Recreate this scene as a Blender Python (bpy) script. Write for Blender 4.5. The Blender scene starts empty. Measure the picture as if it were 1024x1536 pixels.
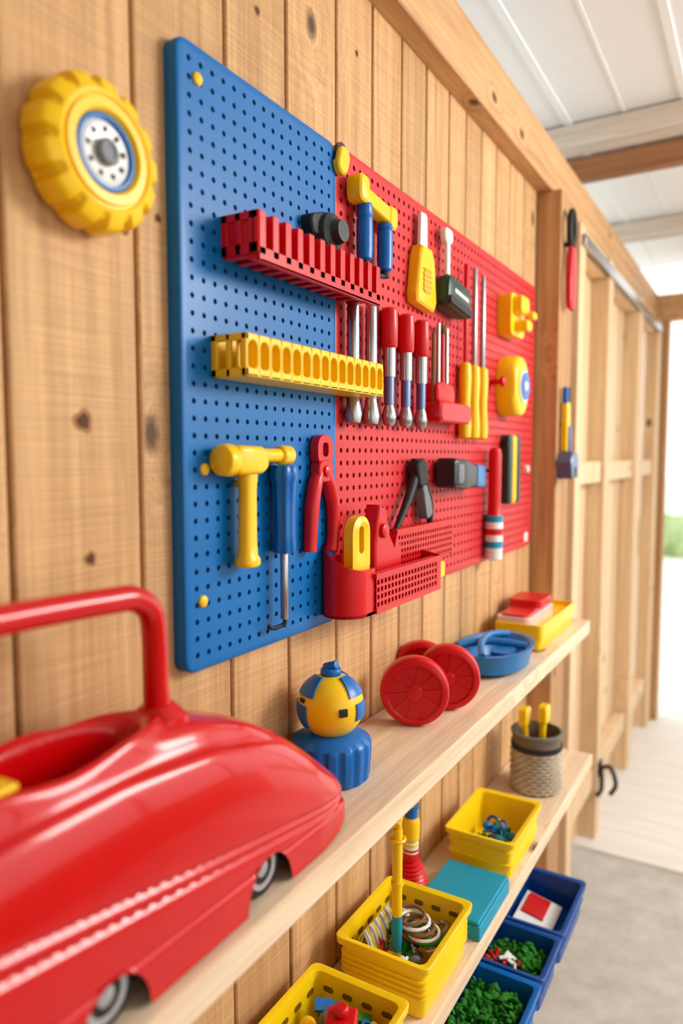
import bpy, bmesh, math, random
from mathutils import Vector, Matrix
random.seed(7)
pi=math.pi
def lin(c):
    return tuple(((x/255)/12.92 if x/255<=.04045 else (((x/255)+.055)/1.055)**2.4) for x in c)
# ---------------------------------------------------------------- materials
def newmat(name):
    m=bpy.data.materials.new(name); m.use_nodes=True
    nt=m.node_tree; return m,nt,nt.nodes['Principled BSDF']
def plastic(name,rgb,rough=.36,coat=.12,metal=0.,var=.06,bump=.03,spec=.38,crough=.12):
    m,nt,b=newmat(name); c=lin(rgb)
    tc=nt.nodes.new('ShaderNodeTexCoord'); n=nt.nodes.new('ShaderNodeTexNoise')
    n.inputs['Scale'].default_value=14; n.inputs['Detail'].default_value=4
    nt.links.new(tc.outputs['Object'],n.inputs['Vector'])
    mx=nt.nodes.new('ShaderNodeMix'); mx.data_type='RGBA'
    mx.inputs[6].default_value=(*[x*(1-var*2) for x in c],1); mx.inputs[7].default_value=(*[min(1,x*(1+var)) for x in c],1)
    nt.links.new(n.outputs['Fac'],mx.inputs[0]); nt.links.new(mx.outputs[2],b.inputs['Base Color'])
    b.inputs['Roughness'].default_value=rough; b.inputs['Metallic'].default_value=metal
    b.inputs['Specular IOR Level'].default_value=spec
    b.inputs['Coat Weight'].default_value=coat; b.inputs['Coat Roughness'].default_value=crough
    if bump>0:
        n2=nt.nodes.new('ShaderNodeTexNoise'); n2.inputs['Scale'].default_value=220; nt.links.new(tc.outputs['Object'],n2.inputs['Vector'])
        bp=nt.nodes.new('ShaderNodeBump'); bp.inputs['Strength'].default_value=bump; bp.inputs['Distance'].default_value=.002
        nt.links.new(n2.outputs['Fac'],bp.inputs['Height']); nt.links.new(bp.outputs[0],b.inputs['Normal'])
    return m
def wood(name,base,dark,axis='z',knots=True,gscale=1.,rough=.6,kscale=2.6,saw=0.):
    m,nt,b=newmat(name); N=nt.nodes.new; L=nt.links.new
    geo=N('ShaderNodeNewGeometry'); tc=N('ShaderNodeTexCoord')
    mul=N('ShaderNodeVectorMath'); mul.operation='SCALE'
    comb=N('ShaderNodeCombineXYZ')
    L(geo.outputs['Random Per Island'],comb.inputs[0]);L(geo.outputs['Random Per Island'],comb.inputs[1]);L(geo.outputs['Random Per Island'],comb.inputs[2])
    L(comb.outputs[0],mul.inputs[0]); mul.inputs[3].default_value=37.
    add=N('ShaderNodeVectorMath'); add.operation='ADD'
    L(tc.outputs['Object'],add.inputs[0]); L(mul.outputs[0],add.inputs[1])
    s={'x':(1.2,28,28),'y':(28,1.2,28),'z':(28,28,1.2)}[axis]; s=tuple(q*gscale for q in s)
    mp=N('ShaderNodeMapping'); mp.inputs['Scale'].default_value=s; L(add.outputs[0],mp.inputs['Vector'])
    # knots in 2D
    sp=N('ShaderNodeSeparateXYZ'); L(add.outputs[0],sp.inputs[0]); sm=N('ShaderNodeMath'); sm.operation='ADD'
    o1,o2,ol={'x':(1,2,0),'y':(0,2,1),'z':(0,1,2)}[axis]
    L(sp.outputs[o1],sm.inputs[0]); L(sp.outputs[o2],sm.inputs[1])
    ck=N('ShaderNodeCombineXYZ'); L(sm.outputs[0],ck.inputs[0]); L(sp.outputs[ol],ck.inputs[1])
    mk=N('ShaderNodeMapping'); mk.inputs['Scale'].default_value=(kscale,kscale*.6,1); L(ck.outputs[0],mk.inputs['Vector'])
    vo=N('ShaderNodeTexVoronoi'); vo.voronoi_dimensions='2D'; vo.inputs['Scale'].default_value=1.; L(mk.outputs[0],vo.inputs['Vector'])
    kr=N('ShaderNodeMapRange'); kr.inputs[1].default_value=0; kr.inputs[2].default_value=.20; kr.inputs[3].default_value=1.; kr.inputs[4].default_value=0; kr.interpolation_type='SMOOTHSTEP'
    L(vo.outputs['Distance'],kr.inputs[0])
    warp=N('ShaderNodeVectorMath'); warp.operation='SCALE'; warp.inputs[3].default_value=1.5 if knots else 0
    c2=N('ShaderNodeCombineXYZ'); [L(kr.outputs[0],c2.inputs[i]) for i in range(3)]
    L(c2.outputs[0],warp.inputs[0])
    ad2=N('ShaderNodeVectorMath'); ad2.operation='ADD'; L(mp.outputs[0],ad2.inputs[0]); L(warp.outputs[0],ad2.inputs[1])
    n=N('ShaderNodeTexNoise'); n.inputs['Scale'].default_value=1.; n.inputs['Detail'].default_value=7; n.inputs['Roughness'].default_value=.62; n.inputs['Distortion'].default_value=.5
    L(ad2.outputs[0],n.inputs['Vector'])
    n3=N('ShaderNodeTexNoise'); n3.inputs['Scale'].default_value=6.; n3.inputs['Detail'].default_value=3; L(ad2.outputs[0],n3.inputs['Vector'])
    cr=N('ShaderNodeValToRGB'); e=cr.color_ramp.elements
    e[0].position=.3; e[0].color=(*lin(dark),1); e[1].position=.66; e[1].color=(*lin(base),1)
    L(n.outputs['Fac'],cr.inputs[0])
    hsv=N('ShaderNodeHueSaturation'); mr=N('ShaderNodeMapRange'); mr.inputs[3].default_value=.86; mr.inputs[4].default_value=1.1
    L(geo.outputs['Random Per Island'],mr.inputs[0]); L(mr.outputs[0],hsv.inputs['Value']); L(cr.outputs[0],hsv.inputs['Color'])
    fm=N('ShaderNodeMix'); fm.data_type='RGBA'; fm.blend_type='MULTIPLY'; fm.inputs[0].default_value=.25
    L(hsv.outputs[0],fm.inputs[6]); g=N('ShaderNodeValToRGB'); g.color_ramp.elements[0].position=.35;g.color_ramp.elements[0].color=(.55,.45,.38,1); g.color_ramp.elements[1].position=.6
    L(n3.outputs['Fac'],g.inputs[0]); L(g.outputs[0],fm.inputs[7])
    out=fm.outputs[2]; hgt=n.outputs['Fac']
    if saw>0:
        ms=N('ShaderNodeMapping'); ms.inputs['Scale'].default_value=(6,6,420); L(add.outputs[0],ms.inputs['Vector'])
        ns=N('ShaderNodeTexNoise'); ns.inputs['Scale'].default_value=1.; ns.inputs['Detail'].default_value=2; L(ms.outputs[0],ns.inputs['Vector'])
        sr=N('ShaderNodeMapRange'); sr.inputs[1].default_value=.35; sr.inputs[2].default_value=.65; sr.inputs[3].default_value=1-saw; sr.inputs[4].default_value=1+saw*.4; L(ns.outputs['Fac'],sr.inputs[0])
        sv=N('ShaderNodeVectorMath'); sv.operation='SCALE'; L(out,sv.inputs[0]); L(sr.outputs[0],sv.inputs[3]); out=sv.outputs[0]
    if knots:
        wn=N('ShaderNodeMath'); wn.operation='MULTIPLY_ADD'; L(n3.outputs['Fac'],wn.inputs[0]); wn.inputs[1].default_value=.03; L(vo.outputs['Distance'],wn.inputs[2])
        kk=N('ShaderNodeValToRGB'); ee=kk.color_ramp.elements
        ee[0].position=.035; ee[0].color=(1,1,1,1); ee[1].position=.068; ee[1].color=(0,0,0,1)
        L(wn.outputs[0],kk.inputs[0])
        sc=N('ShaderNodeSeparateColor'); L(vo.outputs['Color'],sc.inputs[0]); gt=N('ShaderNodeMath'); gt.operation='GREATER_THAN'; gt.inputs[1].default_value=.35; L(sc.outputs[0],gt.inputs[0])
        km0=N('ShaderNodeMath'); km0.operation='MULTIPLY'; L(gt.outputs[0],km0.inputs[0]); L(kk.outputs[0],km0.inputs[1])
        km=N('ShaderNodeMix'); km.data_type='RGBA'; L(km0.outputs[0],km.inputs[0]); L(out,km.inputs[6]); km.inputs[7].default_value=(*lin((92,60,36)),1)
        out=km.outputs[2]
    L(out,b.inputs['Base Color']); b.inputs['Roughness'].default_value=rough; b.inputs['Specular IOR Level'].default_value=.3
    bp=N('ShaderNodeBump'); bp.inputs['Strength'].default_value=.25; bp.inputs['Distance'].default_value=.003; L(hgt,bp.inputs['Height']); L(bp.outputs[0],b.inputs['Normal'])
    return m
RED=plastic('red_plastic',(208,6,18),spec=.35); CARRED=plastic('red_gloss_plastic',(204,2,8),.22,.4,bump=0,spec=.33,crough=.05)
BRED=plastic('red_board_plastic',(206,46,50),.45,.05,spec=.3); YEL=plastic('yellow_plastic',(255,204,8)); YEL2=plastic('yellow_bin_plastic',(255,212,10),.42,.1)
BLUE=plastic('blue_board_plastic',(0,106,178),.36,.05,spec=.28); BLU2=plastic('blue_plastic',(0,104,186)); NAVY=plastic('navy_plastic',(8,78,156))
LBLU=plastic('light_blue_plastic',(24,118,186))
TEAL=plastic('teal_card',(20,150,182),.5,0); BLK=plastic('black_rubber',(26,26,28),.55,0); HOLE=plastic('blue_hole_shadow_plastic',(6,30,60),.7,0); RHOLE=plastic('red_hole_shadow_plastic',(98,16,22),.7,0)  # RHOLE paints the shade inside red board holes and tray grilles
DARKW=plastic('dark_backing',(44,28,16),.9,0); KNOT1=plastic('knot_ring',(168,116,70),.7,0,var=.2); KNOT2=plastic('knot_core',(98,62,36),.8,0,var=.3)
GRY=plastic('grey_plastic',(110,115,120),.5,.1); WHT=plastic('white_plastic',(238,238,234),.35,.2); DGRN=plastic('dark_green_plastic',(16,60,44),.4,.2)
GRN=plastic('green_foam',(46,140,30),.8,0,var=.3); STEEL=plastic('steel',(178,180,184),.28,0,1.,bump=0); DSTEEL=plastic('blue_steel',(110,125,165),.3,0,.8,bump=0)
BRN=plastic('bristle',(130,90,60),.8,0); CLR=plastic('clear_pale_plastic',(232,205,200),.15,.6)
WALLW=wood('plank_wood',(222,178,126),(188,144,96),'z',saw=.14); BEAMW=wood('beam_wood_y',(218,174,124),(178,134,90),'y',kscale=3.4); POSTW=wood('post_wood',(206,162,114),(166,122,80),'z',rough=.65,kscale=3.2)
SHELFW=wood('shelf_wood',(244,220,190),(220,190,154),'y',gscale=.8,kscale=2.); LITEW=wood('light_door_wood',(240,212,172),(214,180,138),'z'); XW=wood('beam_wood_x',(176,126,88),(136,92,62),'x'); XLW=wood('pale_beam_wood',(222,216,206),(196,184,168),'x')
PLY=wood('plywood',(240,238,234),(226,222,214),'x',knots=False,gscale=.5)
def concrete():
    m,nt,b=newmat('concrete'); N=nt.nodes.new
    tc=N('ShaderNodeTexCoord'); n=N('ShaderNodeTexNoise'); n.inputs['Scale'].default_value=9; n.inputs['Detail'].default_value=10; n.inputs['Roughness'].default_value=.7
    nt.links.new(tc.outputs['Object'],n.inputs['Vector']); r=N('ShaderNodeValToRGB')
    r.color_ramp.elements[0].position=.3; r.color_ramp.elements[0].color=(*lin((168,164,158)),1); r.color_ramp.elements[1].position=.75; r.color_ramp.elements[1].color=(*lin((204,201,196)),1)
    nt.links.new(n.outputs['Fac'],r.inputs[0]); nt.links.new(r.outputs[0],b.inputs['Base Color']); b.inputs['Roughness'].default_value=.85; return m
CONC=concrete(); CEIL=plastic('ceiling_panel',(236,242,247),.45,0,var=.02); GRND=plastic('pale_ground',(240,236,226),.9,0); LEAF=plastic('hedge_leaf',(185,208,150),.8,0,var=.4)

# ---------------------------------------------------------------- mesh builder
def empty(name):
    e=bpy.data.objects.new(name,None); bpy.context.collection.objects.link(e); e.empty_display_size=.05; return e
class B:
    def __init__(s): s.v=[];s.f=[];s.m=[];s.mats=[];s.M=Matrix.Identity(4)
    def add(s,vs,fs,mat):
        if mat not in s.mats: s.mats.append(mat)
        k=s.mats.index(mat); o=len(s.v)
        s.v+= [s.M@Vector(v) for v in vs]; s.f+=[[i+o for i in f] for f in fs]; s.m+=[k]*len(fs); return s
    def loft(s,loops,mat,cap0=True,cap1=True,closed=True):
        n=len(loops[0]); vs=[p for l in loops for p in l]; fs=[]
        for i in range(len(loops)-1):
            for j in range(n if closed else n-1):
                a=i*n+j; b=i*n+(j+1)%n; fs.append([a,b,b+n,a+n])
        if cap0: fs.append(list(range(n))[::-1])
        if cap1: fs.append([(len(loops)-1)*n+j for j in range(n)])
        return s.add(vs,fs,mat)
    def box(s,x0,x1,y0,y1,z0,z1,mat):
        return s.loft([[(x0,y0,z),(x1,y0,z),(x1,y1,z),(x0,y1,z)] for z in (z0,z1)],mat)
    def prism(s,ol,x0,x1,mat,ch=0.):
        if ch>0:
            w=max(p[0] for p in ol)-min(p[0] for p in ol); h=max(p[1] for p in ol)-min(p[1] for p in ol)
            ky=1-2*ch/max(w,.001); kz=1-2*ch/max(h,.001)
            cy=(max(p[0] for p in ol)+min(p[0] for p in ol))/2; cz=(max(p[1] for p in ol)+min(p[1] for p in ol))/2
            sm=[(cy+(p[0]-cy)*ky,cz+(p[1]-cz)*kz) for p in ol]
            return s.loft([[(x0,*p) for p in ol],[(x1-ch,*p) for p in ol],[(x1-ch*.3,*[ (a+2*b)/3 for a,b in zip(p,q)]) for p,q in zip(ol,sm)] ,[(x1,*p) for p in sm]],mat)
        return s.loft([[(x,*p) for p in ol] for x in (x0,x1)],mat)
    def prismz(s,ol,z0,z1,mat): return s.loft([[(*p,z) for p in ol] for z in (z0,z1)],mat)
    def lathe(s,c,ax,prof,mat,n=24,cap=True):
        ax=Vector(ax).normalized(); u=ax.orthogonal().normalized(); w=ax.cross(u); c=Vector(c)
        L=[[c+ax*h+(u*math.cos(2*pi*j/n)+w*math.sin(2*pi*j/n))*max(r,1e-5) for j in range(n)] for h,r in prof]
        return s.loft(L,mat,cap,cap)
    def cyl(s,a,b,r,mat,r2=None,n=20,bv=0):
        a=Vector(a);b=Vector(b);h=(b-a).length; r2=r if r2 is None else r2
        pr=[(0,r),(h,r2)] if bv==0 else [(0,r-bv),(bv*.3,r-bv*.3),(bv,r),(h-bv,r2),(h-bv*.3,r2-bv*.3),(h,r2-bv)]
        return s.lathe(a,b-a,pr,mat,n)
    def sphere(s,c,r,mat,n=20,m=12):
        if not hasattr(r,'__len__'): r=(r,r,r)
        L=[[(c[0]+r[0]*math.sin(pi*i/m)*math.cos(2*pi*j/n),c[1]+r[1]*math.sin(pi*i/m)*math.sin(2*pi*j/n),c[2]-r[2]*math.cos(pi*i/m)) for j in range(n)] for i in range(m+1)]
        L[0]=[(c[0]+1e-5*math.cos(2*pi*j/n),c[1]+1e-5*math.sin(2*pi*j/n),c[2]-r[2]) for j in range(n)]; L[-1]=[(c[0]+1e-5*math.cos(2*pi*j/n),c[1]+1e-5*math.sin(2*pi*j/n),c[2]+r[2]) for j in range(n)]
        return s.loft(L,mat)
    def tube(s,path,r,mat,n=14,closed=False,sub=6):
        P=[Vector(p) for p in path]; R=r if hasattr(r,'__len__') else [r]*len(P)
        if sub>1:
            Q=[];RR=[];k=len(P); rng=k if closed else k-1
            for i in range(rng):
                g=(lambda q:P[q%k]) if closed else (lambda q:P[max(0,min(k-1,q))])
                p0,p1,p2,p3=g(i-1),g(i),g(i+1),g(i+2)
                for t in range(sub):
                    t/=sub; Q.append(.5*((2*p1)+(p2-p0)*t+(2*p0-5*p1+4*p2-p3)*t*t+(3*p1-p0-3*p2+p3)*t**3)); RR.append(R[i]*(1-t)+R[(i+1)%k]*t)
            if not closed: Q.append(P[-1]);RR.append(R[-1])
            P,R=Q,RR
        k=len(P); L=[]; u=None
        for i in range(k):
            d=(P[(i+1)%k]-P[i-1]) if closed else (P[min(i+1,k-1)]-P[max(i-1,0)])
            d.normalize()
            u=d.orthogonal().normalized() if u is None else (u-d*u.dot(d)).normalized()
            w=d.cross(u); L.append([P[i]+(u*math.cos(2*pi*j/n)+w*math.sin(2*pi*j/n))*R[i] for j in range(n)])
        if closed: L.append(L[0])
        return s.loft(L,mat,not closed,not closed)
    def perf(s,y0,y1,z0,z1,xf,depth,cell,rr,mat,sq=False):
        nu=max(1,round((y1-y0)/cell)); nv=max(1,round((z1-z0)/cell)); cy=(y1-y0)/nu; cz=(z1-z0)/nv
        sqp=[(1,0),(1,1),(0,1),(-1,1),(-1,0),(-1,-1),(0,-1),(1,-1)]
        vs=[];fs=[]
        for i in range(nu):
            for j in range(nv):
                a=y0+(i+.5)*cy; b=z0+(j+.5)*cz; o=len(vs)
                vs+=[(xf,a+p*cy/2,b+q*cz/2) for p,q in sqp]
                hp=[(math.cos(pi*k/4),math.sin(pi*k/4)) for k in range(8)] if not sq else [(p*.95,q*.95) for p,q in sqp]
                vs+=[(xf,a+p*cy*rr,b+q*cz*rr) for p,q in hp]; vs+=[(xf-depth,a+p*cy*rr,b+q*cz*rr) for p,q in hp]
                for k in range(8):
                    l=(k+1)%8; fs.append([o+k,o+l,o+8+l,o+8+k]); fs.append([o+8+k,o+8+l,o+16+l,o+16+k])
        return s.add(vs,fs,mat)
    def done(s,name,parent=None,bev=0.,seg=2,recalc=True,ang=38,sub=0):
        me=bpy.data.meshes.new(name); me.from_pydata([tuple(v) for v in s.v],[],s.f)
        for m in s.mats: me.materials.append(m)
        for p,k in zip(me.polygons,s.m): p.material_index=k; p.use_smooth=True
        if recalc:
            bm=bmesh.new(); bm.from_mesh(me); bmesh.ops.recalc_face_normals(bm,faces=bm.faces); bm.to_mesh(me); bm.free()
        me.set_sharp_from_angle(angle=math.radians(ang))
        o=bpy.data.objects.new(name,me); bpy.context.collection.objects.link(o)
        if bev>0:
            md=o.modifiers.new('bevel','BEVEL'); md.width=bev; md.segments=seg; md.limit_method='ANGLE'; md.angle_limit=math.radians(40); md.use_clamp_overlap=True
        if parent: o.parent=parent
        return o
def rr(cy,cz,w,h,r,n=5,rot=0):
    r=min(r,w/2-1e-4,h/2-1e-4); pts=[]
    for k,(sx,sy) in enumerate([(1,1),(-1,1),(-1,-1),(1,-1)]):
        for i in range(n+1):
            a=pi/2*k+pi/2*i/n; pts.append((sx*(w/2-r)+r*math.cos(a),sy*(h/2-r)+r*math.sin(a)))
    c,s_=math.cos(rot),math.sin(rot)
    return [(cy+x*c-y*s_,cz+x*s_+y*c) for x,y in pts]
def circ(cy,cz,r,n=32,f=None): return [(cy+r*(f(2*pi*i/n) if f else 1)*math.cos(2*pi*i/n),cz+r*(f(2*pi*i/n) if f else 1)*math.sin(2*pi*i/n)) for i in range(n)]

# ---------------------------------------------------------------- room
ed=[-1.2,-1.04,-.88,-.72,-.56,-.4,-.25,-.1,.05,.195,.34,.485,.673,.852,1.007,1.166,1.305,1.437,1.565,1.70,1.816,1.93,2.055,2.18,2.32,2.465]
b=B()
for a,c in zip(ed,ed[1:]): b.box(-.022,0,a+.003,c-.003,0,2.66,WALLW)
e=empty('wall_left'); b.done('planks',e,bev=.004)
b=B()
for ky,kz,kr_ in ((.583,1.782,.0105),(.588,1.617,.007),(.655,2.02,.0045),(.712,2.051,.005),(.93,2.42,.006),(1.24,2.50,.005),(.38,1.70,.006)):
    f_=lambda a:1+.12*math.sin(3*a+ky*40)+.06*math.sin(5*a)
    b.loft([[(x,*p) for p in circ(ky,kz,kr_*1.35,20,f_)] for x in (-.001,.0003)],KNOT1); b.loft([[(x,*p) for p in circ(ky,kz,kr_*.85,20,f_)] for x in (-.001,.0006)],KNOT2)
b.done('wood_knots',e)
b=B(); b.box(-.04,-.0235,-1.2,2.5,0,2.66,DARKW); b.done('wall_left_backing')
b=B(); b.box(-.05,.05,-1.2,5.1,2.62,2.775,BEAMW); b.done('ceiling_beam',bev=.004)
b=B(); b.box(-3,6,-3,3.2,-.1,0,CONC); b.done('floor')
b=B(); b.box(-.3,3.3,3.2,5.3,-.02,.012,PLY); b.done('floor_plywood')
b=B(); b.box(-40,40,-30,60,-.2,-.11,GRND); b.done('ground')
b=B()
x=-1.2
while x<3.6:
    b.box(x,x+.395,-2.5,5.3,3.0,3.03,CEIL); b.box(x+.385,x+.41,-2.5,5.3,2.994,3.0,CEIL); b.box(x+.19,x+.2,-2.5,5.3,2.997,3.0,CEIL); x+=.4
b.done('ceiling')
b=B(); b.box(-.3,3.38,2.88,2.96,2.905,2.995,XLW); b.done('ceiling_batten',bev=.003)
b=B(); b.box(-.3,3.38,3.2,3.26,2.90,2.99,XW); b.done('ceiling_rafter',bev=.003)
b=B(); b.box(-.3,3.38,4.2,4.26,2.90,2.995,XLW); b.done('ceiling_rafter.001',bev=.003)
b=B(); b.box(3.4,3.44,-2.5,5.1,0,.95,POSTW); b.box(3.4,3.46,-2.5,5.1,2.72,3.0,BEAMW)
for y in (-2.4,-1.0,.4,1.8,3.2,4.6): b.box(3.38,3.47,y,y+.09,0,3.0,POSTW)
b.done('unseen_wall_right',bev=.003)  # out of view, added so reflections get dark areas and bright openings
b=B(); b.box(-.04,3.4,-2.54,-2.5,0,3.0,POSTW); b.done('unseen_wall_back')  # out of view, added to darken reflections and lower the ambient light
b=B(); b.box(-.04,0,-2.5,-1.2,0,3.0,POSTW); b.done('wall_left_rear')
b=B(); b.box(0.0,.082,2.47,2.56,0,2.62,POSTW); b.box(-.04,.078,2.563,2.66,0,2.62,POSTW); b.done('wall_post',bev=.004)
b=B()
yy=2.67
for w in (.16,.15,.17,.15,.16,.15,.16,.15,.16,.15,.16,.15,.15,.15): 
    b.box(-.01,.012,yy,yy+w-.005,.02,2.62,LITEW); yy+=w
b.done('wall_far_planks',bev=.002)
b=B()
for y0,w in ((2.72,.09),(3.28,.09),(4.12,.12),(4.85,.16)): b.box(.0125,.09,y0,y0+w,.012,2.58,LITEW)
b.done('door_frame_stud',bev=.004)
b=B() 
for z in (.25,1.63,2.5): b.box(.0125,.075,2.82,3.27,z,z+.09,LITEW); b.box(.0125,.075,3.38,4.11,z,z+.09,LITEW); b.box(.0125,.075,4.25,4.84,z,z+.09,LITEW)
b.done('door_1_rails',bev=.004)
b=B(); b.box(.0895,.105,2.73,4.9,2.50,2.54,STEEL); b.done('sliding_door_track',bev=.002)
b=B(); b.box(.0,3.4,5.02,5.12,2.60,2.76,BEAMW); b.box(.0,.13,5.02,5.12,0,2.60,POSTW); b.box(1.6,1.7,5.02,5.12,0,2.60,POSTW); b.done('door_2_frame',bev=.004)
b=B()
for i in range(90):
    q=(random.uniform(-2,9),random.uniform(14.5,15.5),random.uniform(-.1,.35)); b.sphere(q,random.uniform(.2,.42),LEAF,8,6)
b.done('hedge')
SX=.208; SZ=1.196
b=B(); b.box(.001,SX,-.6,2.462,SZ-.045,SZ,SHELFW); b.done('wall_shelf',bev=.003)
b=B(); b.box(.001,.228,-.6,2.462,.70,.74,SHELFW); b.done('bin_shelf',bev=.003)
b=B(); b.box(.001,.27,.2,2.05,.42,.445,SHELFW)
for y in (.25,1.1,1.95): b.box(.02,.06,y,y+.04,0,.42,SHELFW)
b.done('crate_bench',bev=.003)

# ---------------------------------------------------------------- pegboards
def pegboard(name,y0,y1,z0,z1,xf,mat,hole,cell,rad,mg=.012,rc=.02):
    e=empty(name); cy,cz,w,h=(y0+y1)/2,(z0+z1)/2,y1-y0,z1-z0
    b=B(); L=[]
    for x,g in ((0.0,0),(xf-.003,0),(xf-.001,.001),(xf,.003)): L.append([(x,*p) for p in rr(cy,cz,w-2*g,h-2*g,rc)])
    L.append([(xf,*p) for p in rr(cy,cz,w-2*mg,h-2*mg,.0005)]); L.append([(xf-.006,*p) for p in rr(cy,cz,w-2*mg,h-2*mg,.0005)])
    b.loft(L,mat); b.done('frame',e)
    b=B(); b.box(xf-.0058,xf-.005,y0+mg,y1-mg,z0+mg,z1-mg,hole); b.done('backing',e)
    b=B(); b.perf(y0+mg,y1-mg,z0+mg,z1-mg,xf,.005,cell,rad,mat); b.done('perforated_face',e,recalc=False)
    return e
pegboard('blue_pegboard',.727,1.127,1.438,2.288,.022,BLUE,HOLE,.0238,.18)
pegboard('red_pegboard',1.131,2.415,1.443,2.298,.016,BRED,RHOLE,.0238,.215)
XB=.0218; XR=.0158
for y,z in ((.766,2.243),(.769,1.722),(.762,1.537)):
    b=B(); b.lathe((XB,y,z),(1,0,0),[(0,.0085),(.003,.0085),(.005,.0065),(.006,.0)],YEL,20); b.done('yellow_peg')
b=B(); b.prism(rr(1.135,2.262,.034,.05,.016,rot=-.35),.0235,.036,YEL,.003); b.prism(rr(1.139,2.268,.04,.056,.018,rot=-.35),XB,.027,BLK); b.done('yellow_clip')

# ---------------------------------------------------------------- gear wheel
b=B(); GY,GZ=.587,2.081
def gf(a):
    t=(a*13/(2*pi))%1
    v=1 if t<.60 else (0 if .68<t<.92 else .5)
    return .90+.10*v
N=208; L=[]
for x,r,g in ((-.0003,.072,0),(.005,.078,0),(.009,.083,.6),(.012,.0845,1),(.034,.0845,1),(.040,.0830,1),(.044,.080,1),(.0465,.075,.9),(.049,.070,.35),(.051,.064,0),(.0500,.061,0),(.0475,.060,0),(.0475,.058,0),(.0515,.056,0),(.0515,.046,0),(.047,.0425,0),(.034,.0420,0)):
    L.append([(x,*p) for p in circ(GY,GZ,r,N,(lambda a:(gf(a+.1)-1)*g+1) if g else None)])
b.loft(L,YEL,True,True)
b.lathe((.035,GY,GZ),(1,0,0),[(0,.0418),(.0115,.0418),(.0130,.0400),(.0130,.037),(.008,.0355)],BLU2,48,False)
b.lathe((.037,GY,GZ),(1,0,0),[(0,.0355),(.006,.0355),(.009,.030),(.007,.018),(.007,.0)],WHT,48)
for k in range(9):
    a=2*pi*k/9+.2; b.lathe((.0438,GY+.0255*math.cos(a),GZ+.0255*math.sin(a)),(1,0,0),[(0,.0034),(.0022,.0034)],BLK,12)
b.lathe((.043,GY,GZ),(1,0,0),[(0,.0145),(.008,.0145),(.010,.012),(.010,.008),(.0085,.0075),(.0085,0)],GRY,28)
b.done('toy_gear_wheel',ang=30)

# ---------------------------------------------------------------- racks
b=B(); y0,y1,z0,z1,xa,xe=.815,1.172,2.008,2.078,XB,.088
b.loft([[(xa,y0,z0+.022),(xe,y0,z0),(xe,y0,z0+.006),(xa,y0,z0+.03)],[(xa,y1,z0+.022),(xe,y1,z0),(xe,y1,z0+.006),(xa,y1,z0+.03)]],RED)
b.box(xa,xa+.004,y0,y1,z0+.02,z1,RED); b.box(xe-.018,xe-.014,y0,y1,z0+.004,z1-.002,RED)
b.box(xe-.006,xe,y0,y1,z0,z0+.022,RED)
n=12
for i in range(n):
    y=y0+(y1-y0-.015)*i/(n-1); b.box(xa+.002,xe,y,y+.015,z0+.010,z1,RED)
b.box(xa,xe,y0-.003,y0,z0+.012,z0+.028,RED); b.box(xa,xe,y0-.003,y0,z1-.012,z1,RED)
for x in (xa,.046,.070,xe-.012): b.box(x,x+.011,y0-.003,y0,z0+.012,z1,RED)
b.done('red_tool_rack',bev=.0022,seg=3)
b=B(); y0,y1,z0,z1,xa,xe=.790,1.193,1.850,1.909,XB,.084
b.box(xa,xe,y0,y1,z0,z0+.005,YEL); b.box(xa,xa+.004,y0,y1,z0,z1,YEL); b.box(xe-.020,xe-.017,y0,y1,z0,z1-.004,YEL)
def archpanel(b,y0,y1,z0,z1,xo,xi,n,mat,pw=.007,bh=.012,th=.009):
    cw=(y1-y0)/n
    for i in range(n):
        a=y0+i*cw; c=a+cw; m=(a+c)/2; hw=cw/2-pw/2; r=hw
        zt=z1-th-r; zb=z0+bh
        inner=[]
        K=8
        for k in range(K+1): t=pi*k/K; inner.append((m+hw*math.cos(t),zt+r*math.sin(t)))
        rb=hw*.6
        for k in range(5): t=pi+pi/2*k/4; inner.append((m-hw+rb+rb*math.cos(t),zb+rb+rb*math.sin(t)))
        for k in range(5): t=1.5*pi+pi/2*k/4; inner.append((m+hw-rb+rb*math.cos(t),zb+rb+rb*math.sin(t)))
        outer=[]
        for p in inner:
            d=(p[0]-m,p[1]-(z0+z1)/2); k=min((cw/2)/abs(d[0]) if abs(d[0])>1e-9 else 1e9,((z1-z0)/2)/abs(d[1]) if abs(d[1])>1e-9 else 1e9); outer.append((m+d[0]*k,(z0+z1)/2+d[1]*k))
        b.loft([[(xo-.003,*p) for p in outer],[(xo,*p) for p in outer],[(xo,*p) for p in inner],[(xi,*p) for p in inner]],mat,False,False)
archpanel(b,y0,y1,z0,z1,xe,xe-.016,15,YEL)
b.box(xe-.02,xe-.002,y0,y1,z1-.004,z1,YEL)
for x,w in ((xa,.010),(.048,.008),(xe-.009,.009)): b.box(x,x+w,y0-.003,y0+.004,z0,z1,YEL)
b.box(xa,xe,y0-.003,y0+.004,z0,z0+.012,YEL); b.box(xa,xe,y0-.003,y0+.004,z1-.010,z1,YEL)
b.done('yellow_tool_rack',bev=.0015)

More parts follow.
